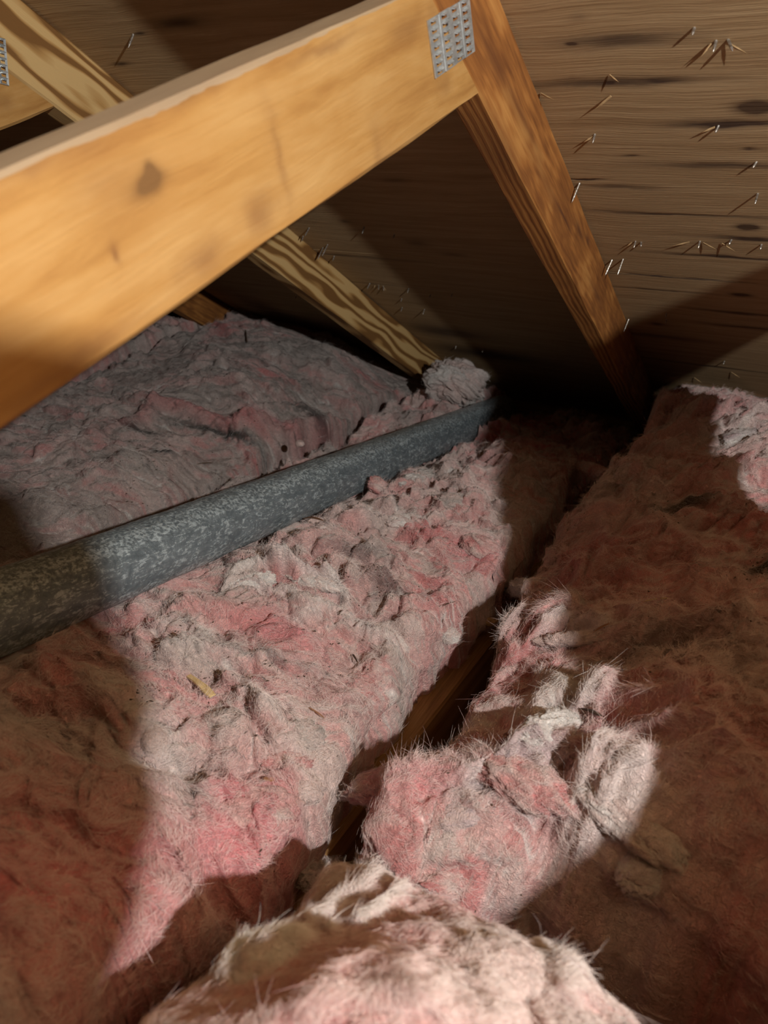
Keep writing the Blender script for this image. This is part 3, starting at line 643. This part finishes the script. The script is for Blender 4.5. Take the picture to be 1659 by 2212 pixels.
patR = [patch(1400, 1300, -.48, .12, .10, 'pink', .55), patch(1500, 1600, -.45, .08, .08, 'pink', .6), patch(1600, 1850, -.41, .06, .06, 'pink', .6), patch(1300, 1150, -.49, .08, .08, 'pink', .5), patch(1560, 1400, -.45, .06, .06, 'pale', .4), patch(800, 1700, -.53, .03, .02, 'pink', .8), patch(900, 1680, -.52, .04, .02, 'hot', .6), patch(1200, 1560, -.5, .03, .015, 'white', .9), patch(1350, 1760, -.46, .05, .025, 'white', .45), patch(1000, 1650, -.51, .05, .015, 'pink', .6), patch(1300, 1800, -.47, .05, .02, 'pink', .7), patch(1080, 1700, -.53, .05, .02, 'lilac', .8), patch(1000, 1720, -.54, .03, .02, 'white', .4),
        patch(1480, 1090, -.455, .05, .012, 'soot', .7, True), patch(1640, 1230, -.45, .03, .015, 'soot', .8, True), patch(1400, 1400, -.475, .05, .02, 'soot', .3, True), patch(1100, 1300, -.54, .03, .02, 'grey', .6), patch(1580, 930, -.43, .07, .04, 'white', .4), patch(1400, 950, -.45, .05, .05, 'pink', .5), patch(1640, 1600, -.42, .02, .03, 'hot', .4)]
Ry0 = edge_fn([(-.30, .425), (-.25, .42), (-.18, .425), (-.1, .455), (-.03, .475), (.02, .455), (.1, .42), (.3, .38)])
insulation('insulation_batt', 'pink fibreglass batt right of the near joist, its torn rolled edge catching light', topR, Rl, lambda v: np.full(np.shape(v), XA+SP-TH-.004), .42, 2.05, .0022, 400, ridges=ridR, patches=patR, edge=(.035, .03, .09, .10), undercut=.03, dirt=.02, fuzz=190000, fuzz_len=.009, yf=(Ry0, None))

# the torn piece nearest the viewer
topF = ctrl([(830, 1950, -0.439), (700, 1960, -0.464), (650, 1880, -0.494), (900, 2050, -0.409), (800, 2150, -0.384), (560, 2080, -0.419), (1100, 2000, -0.434), (1150, 2100, -0.409), (1250, 2150, -0.409), (1000, 2200, -0.374), (480, 2180, -0.419), (780, 1870, -0.464), (950, 1890, -0.459)],
             [(-.2, -.1, -.38), (.2, -.1, -.38), (.2, .3, -.44), (-.1, .1, -.36), (0, -.3, -.38)])
ridF = [ridge([(470, 2150, -0.414), (500, 2060, -0.419), (570, 2030, -0.424), (680, 2040, -0.424)], .012, .012, white=1.0, side=-1, steep=.6), ridge([(820, 1850, -0.464), (760, 1920, -0.449), (690, 1970, -0.444), (640, 1990, -0.444)], .009, .014, white=.7), ridge([(870, 1900, -0.454), (830, 1960, -0.439), (770, 2000, -0.434)], .006, .010, white=.9),
        ridge([(700, 2020, -0.434), (720, 2010, -0.434)], .006, .008, white=1.0), ridge([(860, 2010, -0.424), (1000, 2020, -0.414), (1100, 2020, -0.414), (1180, 2050, -0.414)], .010, .010, white=.4), ridge([(1180, 2010, -0.434), (1230, 2090, -0.414), (1240, 2180, -0.404)], .010, .012, white=.4), ridge([(640, 2170, -0.394), (760, 2130, -0.394), (900, 2160, -0.384)], .012, .010, pink=.4)]
patF = [patch(700, 2150, -.40, .10, .06, 'pink', .55), patch(1000, 2000, -.43, .10, .05, 'pink', .5), patch(540, 2060, -.435, .03, .015, 'white', .9), patch(620, 2130, -.42, .04, .02, 'pink', .6), patch(900, 1950, -.46, .05, .02, 'pink', .7), patch(1000, 2080, -.42, .05, .03, 'pale', .6), patch(1200, 2080, -.43, .03, .02, 'grey', .7), patch(860, 2050, -.43, .03, .02, 'hot', .4), patch(950, 2180, -.4, .06, .02, 'pale', .7)]
Fl = edge_fn([(-.5, -.27), (0, -.262), (.1, -.252), (.18, -.250), (.25, -.252), (.33, -.258), (.4, -.26)])
Fy1 = edge_fn([(-.30, .335), (-.24, .352), (-.18, .358), (-.12, .352), (-.06, .345), (0, .325), (.08, .28), (.3, .25)])
insulation('insulation_batt', 'folded pink fibreglass piece with a white curled rim, in front of the torn roll', topF, Fl, lambda v: np.full(np.shape(v), XA+SP-TH-.004), -.45, .33, .0020, 500, amp=.62, scale=1.5, ridges=ridF, patches=patF, edge=(.032, .03, .05, .04), dirt=.15, fuzz=90000, fuzz_len=.0055, yf=(None, Fy1))
# bay on the lamp's side
topC = ctrl([], [(.3, -.5, -.45), (.85, -.5, -.45), (.3, 2.0, -.5), (.85, 2.0, -.5), (.6, .8, -.44)])
insulation('insulation_batt', 'fibreglass batt on the far side of the shading truss', topC, lambda v: np.full(np.shape(v), XA+SP+.006), lambda v: np.full(np.shape(v), XA+2*SP-TH), -1.5, 2.05, .012, 600, edge=(.03, .03, .05, .10), dirt=.3)
for k, (xl, lab) in enumerate(((XA-SP, 'fibreglass batt filling the upslope end of the piped bay'), (XA, 'fibreglass batt filling the upslope end of the near bay'))):
    tp = ctrl([], [(xl, -2, -.45), (xl+.6, -2, -.45), (xl, -.3, -.44), (xl+.6, -.3, -.44)])
    insulation('insulation_batt', lab, tp, lambda v, xl=xl: np.full(np.shape(v), xl+.006), lambda v, xl=xl: np.full(np.shape(v), xl+SP-TH-.006), -2.2, -.27 if k == 0 else -.47, .014, 700+k, edge=(.03, .03, .05, .05), dirt=.3)

# wads lying on top, and torn lobes that belong to a batt
def surf(px, py, tol=5, want=None, owner=False):
    best = None
    for V_, u_, v_, d_, ob in SURF:
        if want is not None and ob is not want: continue
        mk = (np.abs(u_-px) < tol) & (np.abs(v_-py) < tol)
        if mk.any():
            k = np.flatnonzero(mk)[np.argmin(d_[mk])]
            if best is None or d_[k] < best[0]: best = (d_[k], V_[k], ob)
    if best is None: return (None, None) if owner else None
    return (np.array(best[1], dtype=float), best[2]) if owner else np.array(best[1], dtype=float)
def wad(c, sq, seed, tint, rough=.22, rz=0., sub=5, name='insulation_wad', fuzz=0, flen=.008, parent=None, tilt=0.):
    bm = bmesh.new(); bmesh.ops.create_icosphere(bm, subdivisions=sub, radius=1)
    me = bpy.data.meshes.new(name); bm.to_mesh(me); bm.free()
    n = len(me.vertices); V = np.empty(n*3); me.vertices.foreach_get('co', V); V = V.reshape(-1, 3)
    X_ = V[:, 0]*max(1, sq[0]/sq[1])*.8; u1 = X_+.6*V[:, 2]; v1 = V[:, 1]+.8*V[:, 2]
    u1 = u1+.3*fbm(u1*1.6, v1*1.6, seed+1, 2); v1 = v1+.3*fbm(u1*1.6+5, v1*1.6, seed+2, 2)
    a = fbm(u1*1.1+seed, v1*1.1, seed, 3); b = np.abs(perlin(u1*2.2, v1*2.8, seed+3)); c2 = np.abs(perlin(u1*5, v1*7, seed+6)); c3 = np.abs(perlin(u1*12, v1*15, seed+8))
    k = 1+rough*(.9*a+1.0*b+.40*c2+.20*c3-.35)
    Vn = V*k[:, None]*np.array(sq)
    ct, st = math.cos(tilt), math.sin(tilt); Vn = np.c_[Vn[:, 0]*ct+Vn[:, 2]*st, Vn[:, 1], -Vn[:, 0]*st+Vn[:, 2]*ct]
    cr, sr = math.cos(rz), math.sin(rz); Vn = np.c_[Vn[:, 0]*cr-Vn[:, 1]*sr, Vn[:, 0]*sr+Vn[:, 1]*cr, Vn[:, 2]]
    if DK-np.tan(PHI)*c[1]-c[2] < .3: Vn[:, 2] = np.minimum(Vn[:, 2], DK-np.tan(PHI)*(c[1]+Vn[:, 1])-.005-c[2])
    me.vertices.foreach_set('co', Vn.astype(np.float32).ravel()); me.update(); me.polygons.foreach_set('use_smooth', np.ones(len(me.polygons), dtype=bool))
    g = np.clip(.5+.7*a, 0, 1)[:, None]; C = np.clip(tint[0]*(1-g)+tint[1]*g, .01, 1)
    w = sstep(.22, .04, b*.6+c2*.5)[:, None]*.3; C = C*(1-w)+PALE*w*.6+PINK*w*.4
    at = me.color_attributes.new('Col', 'FLOAT_COLOR', 'POINT'); at.data.foreach_set('color', np.c_[C, np.ones(n)].astype(np.float32).ravel())
    o = link(name, me, M_INS); o.location = c
    if fuzz: add_fuzz(o, Vn, np.ones(n), np.ones(n), fuzz, flen, C, sq[2]*.05)
    if parent is not None: o.parent = parent
    return o
def tuft(px0, py0, px1, py1, w, h, cols, seed, sink=.5, ext=1., rough=.19, fuzz=2500):
    a, ob = surf(px0, py0, 6, owner=True); b, _ = surf(px1, py1, 6, owner=True)
    if a is None or b is None: return
    d = b-a; L = np.hypot(d[0], d[1]); c = (a+b)/2; c[2] -= h*sink
    o = wad(c, (max(L/2*ext, w), w, h), seed, cols, rough, math.atan2(d[1], d[0]), 5 if L > .03 else 4, 'torn_tuft', fuzz, .0055, ob, tilt=-math.atan2(d[2], L)*.8); return o
HOT = np.array((.74, .27, .27))
tuft(470, 1735, 655, 1735, .030, .026, (HOT, PALE), 31); tuft(1000, 1150, 1080, 1185, .022, .016, (PINK, PALE), 32); tuft(840, 1110, 930, 1120, .018, .013, (WHITE, PALE), 33); tuft(690, 1150, 760, 1140, .018, .014, (PINK, PALE), 34); tuft(580, 1150, 660, 1130, .014, .011, (GREY, PALE), 35)
tuft(470, 1262, 600, 1235, .013, .013, (WHITE, WHITE*.95), 36); tuft(620, 1240, 750, 1275, .009, .009, (WHITE, PALE), 37); tuft(610, 1560, 700, 1585, .018, .014, (PALE, GREY), 38); tuft(450, 1555, 530, 1535, .014, .012, (GREY, PALE), 39); tuft(320, 1560, 350, 1610, .012, .012, (PALE, PALE), 40)
tuft(740, 1460, 815, 1475, .018, .014, (PALE, PINK), 41); tuft(830, 1340, 890, 1415, .009, .009, (WHITE, PALE), 42); tuft(930, 1080, 1010, 1060, .018, .014, (GREY, PALE), 43); tuft(860, 1030, 930, 1020, .016, .012, (GREY, WHITE), 44); tuft(950, 1340, 985, 1385, .014, .012, (WHITE, PALE), 45); tuft(560, 1640, 680, 1650, .014, .011, (PALE, PINK), 46); tuft(350, 1370, 460, 1400, .012, .010, (WHITE, PALE), 47); tuft(640, 1700, 700, 1690, .014, .013, (PALE, PALE), 48)
tuft(1270, 1680, 1480, 1840, .021, .017, (WHITE, PALE), 51, fuzz=5000, ext=1.15); tuft(1120, 1580, 1250, 1545, .016, .013, (WHITE, WHITE), 52); tuft(1175, 1480, 1195, 1500, .009, .010, (WHITE, PALE), 53); tuft(740, 1735, 1000, 1620, .021, .021, (HOT, PALE), 54, fuzz=5000, sink=.3); tuft(1010, 1620, 1270, 1735, .020, .020, (PINK, PALE), 55, fuzz=5000, sink=.3); tuft(1100, 1280, 1160, 1240, .016, .015, (GREY, WHITE), 56); tuft(1150, 1395, 1320, 1350, .008, .008, (PALE, PALE), 57); tuft(1060, 1360, 1085, 1410, .012, .012, (WHITE, GREY), 58)
tuft(930, 1770, 1080, 1720, .014, .009, (PALE, LILAC), 59, sink=.6); tuft(1120, 1720, 1330, 1870, .014, .012, (LILAC, PINK), 60); tuft(1330, 1880, 1430, 1860, .018, .016, (WHITE, LILAC), 61)
tuft(490, 2130, 660, 2050, .022, .020, (WHITE, PALE), 71, fuzz=4000); tuft(700, 1990, 810, 1870, .010, .010, (WHITE, PALE), 72); tuft(900, 1910, 1010, 1890, .014, .013, (PALE, PINK), 73); tuft(1000, 2070, 1180, 2080, .020, .014, (PALE, PALE), 74); tuft(1180, 2030, 1240, 2120, .012, .012, (GREY, WHITE), 75); tuft(640, 1870, 740, 1860, .016, .014, (PALE, GREY), 76)
tuft(1340, 1010, 1250, 1010, .016, .014, (PINK, PALE), 81); tuft(1560, 960, 1640, 920, .03, .022, (WHITE, LILAC), 82); tuft(1480, 1000, 1560, 1040, .02, .016, (WHITE, PALE), 83)
p = on_z(984, 826, -.51); o = wad(p, (.078, .055, .056), 5, (PALE*.9, WHITE*.8), .30, .3, 6, fuzz=6000, flen=.010); tag(o, 'pale grey fluffy wad of insulation wedged at the foot of the wavy-grained rafter', 'insulation')
p = on_z(648, 958, -.505); o = wad(p, (.010, .0085, .007), 9, (PALE, PALE*1.05), .1, 0, 4); tag(o, 'tiny round pink fibre ball on the dirty batt beyond the pipe', 'insulation')
p = on_z(815, 1048, -.505); o = wad(p, (.018, .014, .014), 12, (PALE, PINK), .25, 0, 4, fuzz=400); tag(o, 'small pink fibre ball tucked against the side of the pipe', 'insulation')

# ------------------------------------------------------------------ the pipe
def pipe_mat():
    t = NT('oxidized_galvanized_pipe'); P = t.obj()
    a = t.noise(t.vm('MULTIPLY', P, (60, 220, 220)), 1, 5, .65, 1.2); b = t.noise(P, 240, 4, .6); c = t.noise(t.vm('MULTIPLY', P, (30, 60, 60)), 1, 4, .6, 2.)
    base = t.ramp(c, [(.3, (.15, .185, .205)), (.6, (.24, .290, .315)), (.8, (.33, .385, .41))])
    k = t.math('MULTIPLY', t.ramp(t.math('MULTIPLY', a, t.math('ADD', t.math('MULTIPLY', c, .9), b)), [(.50, (0, 0, 0)), (.64, (1, 1, 1))]), .75)
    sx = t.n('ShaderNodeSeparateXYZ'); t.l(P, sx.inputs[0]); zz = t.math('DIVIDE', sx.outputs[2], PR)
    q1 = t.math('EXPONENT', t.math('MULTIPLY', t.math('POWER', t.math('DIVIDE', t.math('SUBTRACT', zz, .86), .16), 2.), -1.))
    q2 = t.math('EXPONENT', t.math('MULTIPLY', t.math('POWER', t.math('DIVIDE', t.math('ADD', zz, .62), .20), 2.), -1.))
    ox_glint = t.math('MULTIPLY', t.math('ADD', q1, t.math('MULTIPLY', q2, 1.1)), t.ramp(b, [(.42, (0, 0, 0)), (.60, (1, 1, 1))]))  # glints painted as pale bands low and high, with some oxide speckle
    k = t.math('MINIMUM', t.math('ADD', k, t.math('MULTIPLY', ox_glint, .75)), .95)
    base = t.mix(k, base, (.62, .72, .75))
    t.l(base, t.b.inputs['Base Color']); t.b.inputs['Metallic'].default_value = .45
    t.l(t.math('MULTIPLY_ADD', b, .3, .22), t.b.inputs['Roughness'])
    t.bump(t.math('ADD', t.math('MULTIPLY', a, .8), t.math('MULTIPLY_ADD', b, .8, c)), .7, .0016)
    return t.mat
s0, s1 = -.75, Ld+.16
zax = np.array([0, 0, 1.])-dv*dv[2]; zax /= np.linalg.norm(zax)
na, ns = 96, 420
TH_, SS = np.meshgrid(np.linspace(0, 2*np.pi, na, endpoint=False), np.linspace(s0, s1, ns), indexing='ij')
rad = PR+.0010*fbm(SS*14, np.cos(TH_)*1.5+np.sin(TH_)*.7, 77, 4)+.0005*fbm(SS*60, TH_*6, 78, 2)
V = np.stack([SS, rad*np.cos(TH_), rad*np.sin(TH_)], -1).reshape(-1, 3)
i = np.arange(na*(ns-1)); ia = i//(ns-1); ib = i % (ns-1); ja = (ia+1) % na
F = np.stack([ia*ns+ib, ia*ns+ib+1, ja*ns+ib+1, ja*ns+ib], 1)[:, ::-1]
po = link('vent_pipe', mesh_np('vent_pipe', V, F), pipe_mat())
po.matrix_world = frame(pa, dv, zax)
so = po.modifiers.new('wall', 'SOLIDIFY'); so.thickness = .004; so.offset = -1
tag(po, 'grey oxidized metal pipe running over the insulation towards the eave', 'pipe')

# ------------------------------------------------------------------ debris on the insulation
def plain(name, c0, c1, sc=(30, 300, 300), rough=.8):
    t = NT(name); a = t.noise(t.vm('MULTIPLY', t.obj(), sc), 2, 4, .6); t.l(t.ramp(a, [(.3, c0), (.7, c1)]), t.b.inputs['Base Color']); t.b.inputs['Roughness'].default_value = rough; return t.mat
M_STRAW = plain('pale_pine_sliver', (.50, .34, .15), (.76, .57, .29)); M_DARK = plain('dark_bark_sliver', (.035, .02, .012), (.10, .055, .03)); M_RED = plain('reddish_sliver', (.20, .085, .04), (.36, .18, .09)); M_HUSK = plain('tan_husk', (.20, .11, .05), (.48, .30, .14), (90, 400, 90))
def sliver(px0, py0, px1, py1, w, h, mat, label, cat='splinter', name='wood_splinter', lift=.003, point=.35):
    a = surf(px0, py0); b = surf(px1, py1)
    if a is None or b is None: return
    a[2] += lift; b[2] += lift; d = b-a; L = float(np.linalg.norm(d)); d /= L
    zz = np.array([0, 0, 1.])-d*d[2]; zz /= np.linalg.norm(zz)
    V = []; F = []; n = 8
    for i in range(n+1):
        s_ = i/n; k = 1-(1-point)*abs(2*s_-1)**3; ww = w*.5*k*(1+.25*math.sin(5*s_+px0)); hh = h*.5*k
        bow = .04*L*math.sin(math.pi*s_)
        for (y_, z_) in ((-ww, -hh), (ww, -hh*.8), (ww*.8, hh), (-ww*.9, hh*.9)): V.append((s_*L, y_, z_+bow))
    for i in range(n):
        for k in range(4): F.append((i*4+k, i*4+(k+1) % 4, i*4+4+(k+1) % 4, i*4+4+k))
    F += [(3, 2, 1, 0), (n*4, n*4+1, n*4+2, n*4+3)]
    me = bpy.data.meshes.new(name); me.from_pydata(V, [], F); o = link(name, me, mat); o.matrix_world = frame(a, d, zz)
    tag(o, label, cat, 'debris on the insulation'); return o
sliver(412, 1472, 462, 1514, .0080, .0024, M_STRAW, 'flat yellow pine splinter lying on the lit torn batt', lift=.005, point=.8)
sliver(1248, 1540, 1304, 1557, .0035, .002, M_DARK, 'dark pointed sliver on the batt beside the white tuft')
sliver(762, 1418, 771, 1442, .0022, .002, M_DARK, 'short dark twig sticking up near the pink hollow', lift=.006)
sliver(652, 1124, 696, 1128, .0035, .002, M_RED, 'reddish splinter lying along the lower side of the pipe', lift=.006)
sliver(568, 1684, 592, 1690, .0055, .0015, M_RED, 'small brown chip on the bright pink lobe')
sliver(1275, 1368, 1312, 1352, .002, .0015, M_RED, 'thin reddish sliver on the shaded batt')
sliver(960, 1312, 985, 1300, .0014, .0012, M_DARK, 'tiny dark twig on the tufted edge over the joist gap')
sliver(430, 1002, 462, 998, .0022, .0015, M_DARK, 'thin dark twig on the dusty batt beyond the pipe')
sliver(530, 715, 537, 740, .004, .003, M_DARK, 'dark splinter standing on the pink patch of the dusty batt', lift=.006)
sliver(668, 1535, 705, 1560, .0012, .0012, M_RED, 'hair-thin brown straw bridging a fold of the lit batt', lift=.006)
sliver(1385, 1304, 1440, 1303, .0010, .001, M_STRAW, 'hair-thin pale straw on the shaded batt', lift=.005)
sliver(1085, 1668, 1100, 1662, .0010, .001, M_STRAW, 'short white straw on the torn rolled edge', lift=.005)
sliver(735, 1335, 742, 1320, .0014, .0012, M_DARK, 'short dark straw on the pale fold', lift=.004)
# husk
p = surf(1062, 1345)
if p is not None:
    V = []; F = []; nu_, nv_ = 10, 14
    for i in range(nu_):
        s_ = i/(nu_-1); rr_ = .0075*math.sin(math.pi*min(1, s_*.9+.08))**.8
        for j in range(nv_):
            q = math.pi*1.35*(j/(nv_-1)-.5); f_ = 1+.06*math.cos(9*q)
            V.append((s_*.026-.013, rr_*math.sin(q)*f_, rr_*math.cos(q)*.8*f_))
    for i in range(nu_-1):
        for j in range(nv_-1): F.append((i*nv_+j, (i+1)*nv_+j, (i+1)*nv_+j+1, i*nv_+j+1))
    me = bpy.data.meshes.new('seed_husk'); me.from_pydata(V, [], F); o = link('seed_husk', me, M_HUSK); o.location = p+np.array((0, 0, .006)); o.rotation_euler = (.5, -.1, .75)
    so = o.modifiers.new('thickness', 'SOLIDIFY'); so.thickness = .0012
    tag(o, 'curled tan husk on the white tuft at the joist gap', 'husk')
# dirt crumbs: nobody could count them
cl = [(850, 1275, 60, 90), (790, 1215, 70, 50), (560, 1450, 120, 80), (440, 1370, 70, 50), (340, 992, 60, 90), (480, 925, 110, 80), (720, 905, 90, 60), (330, 1500, 50, 40), (1640, 1230, 40, 60), (1480, 1090, 70, 40), (560, 1850, 60, 40), (300, 1060, 120, 70), (940, 1480, 40, 40), (880, 1560, 40, 50), (1100, 1700, 200, 40), (1400, 1400, 200, 60), (600, 1500, 250, 80), (500, 1000, 300, 70), (1100, 1980, 160, 25), (700, 1300, 300, 60)]
CR_ = {}
for (cx_, cy_, r_, n_) in cl:
    for _ in range(n_):
        q, ob = surf(cx_+random.gauss(0, r_*.6), cy_+random.gauss(0, r_*.35), 4, owner=True)
        if q is None: continue
        CV, CFs = CR_.setdefault(ob.name, ([], []))
        k = len(CV); z_ = random.choice((.0004, .0005, .0007, .0012)); ax = random.uniform(0, 6.28); e_ = random.uniform(1, 2.6)
        for t_ in range(4):
            an = ax+t_*math.pi/2; rr_ = z_*(e_ if t_ % 2 == 0 else .7); CV.append((q[0]+rr_*math.cos(an), q[1]+rr_*math.sin(an), q[2]+z_*.8))
        CV += [(q[0], q[1], q[2]+z_*1.7), (q[0], q[1], q[2]-z_*.3)]
        for t_ in range(4): CFs += [(k+t_, k+(t_+1) % 4, k+4), (k+(t_+1) % 4, k+t_, k+5)]
for nm_, (CV, CFs) in CR_.items():
    me = bpy.data.meshes.new('dirt_crumbs'); me.from_pydata(CV, [], CFs); o = link('dirt_crumbs', me, M_DARK, bpy.data.objects[nm_]); o['kind'] = 'stuff'; o['label'] = 'scattered black dirt crumbs'
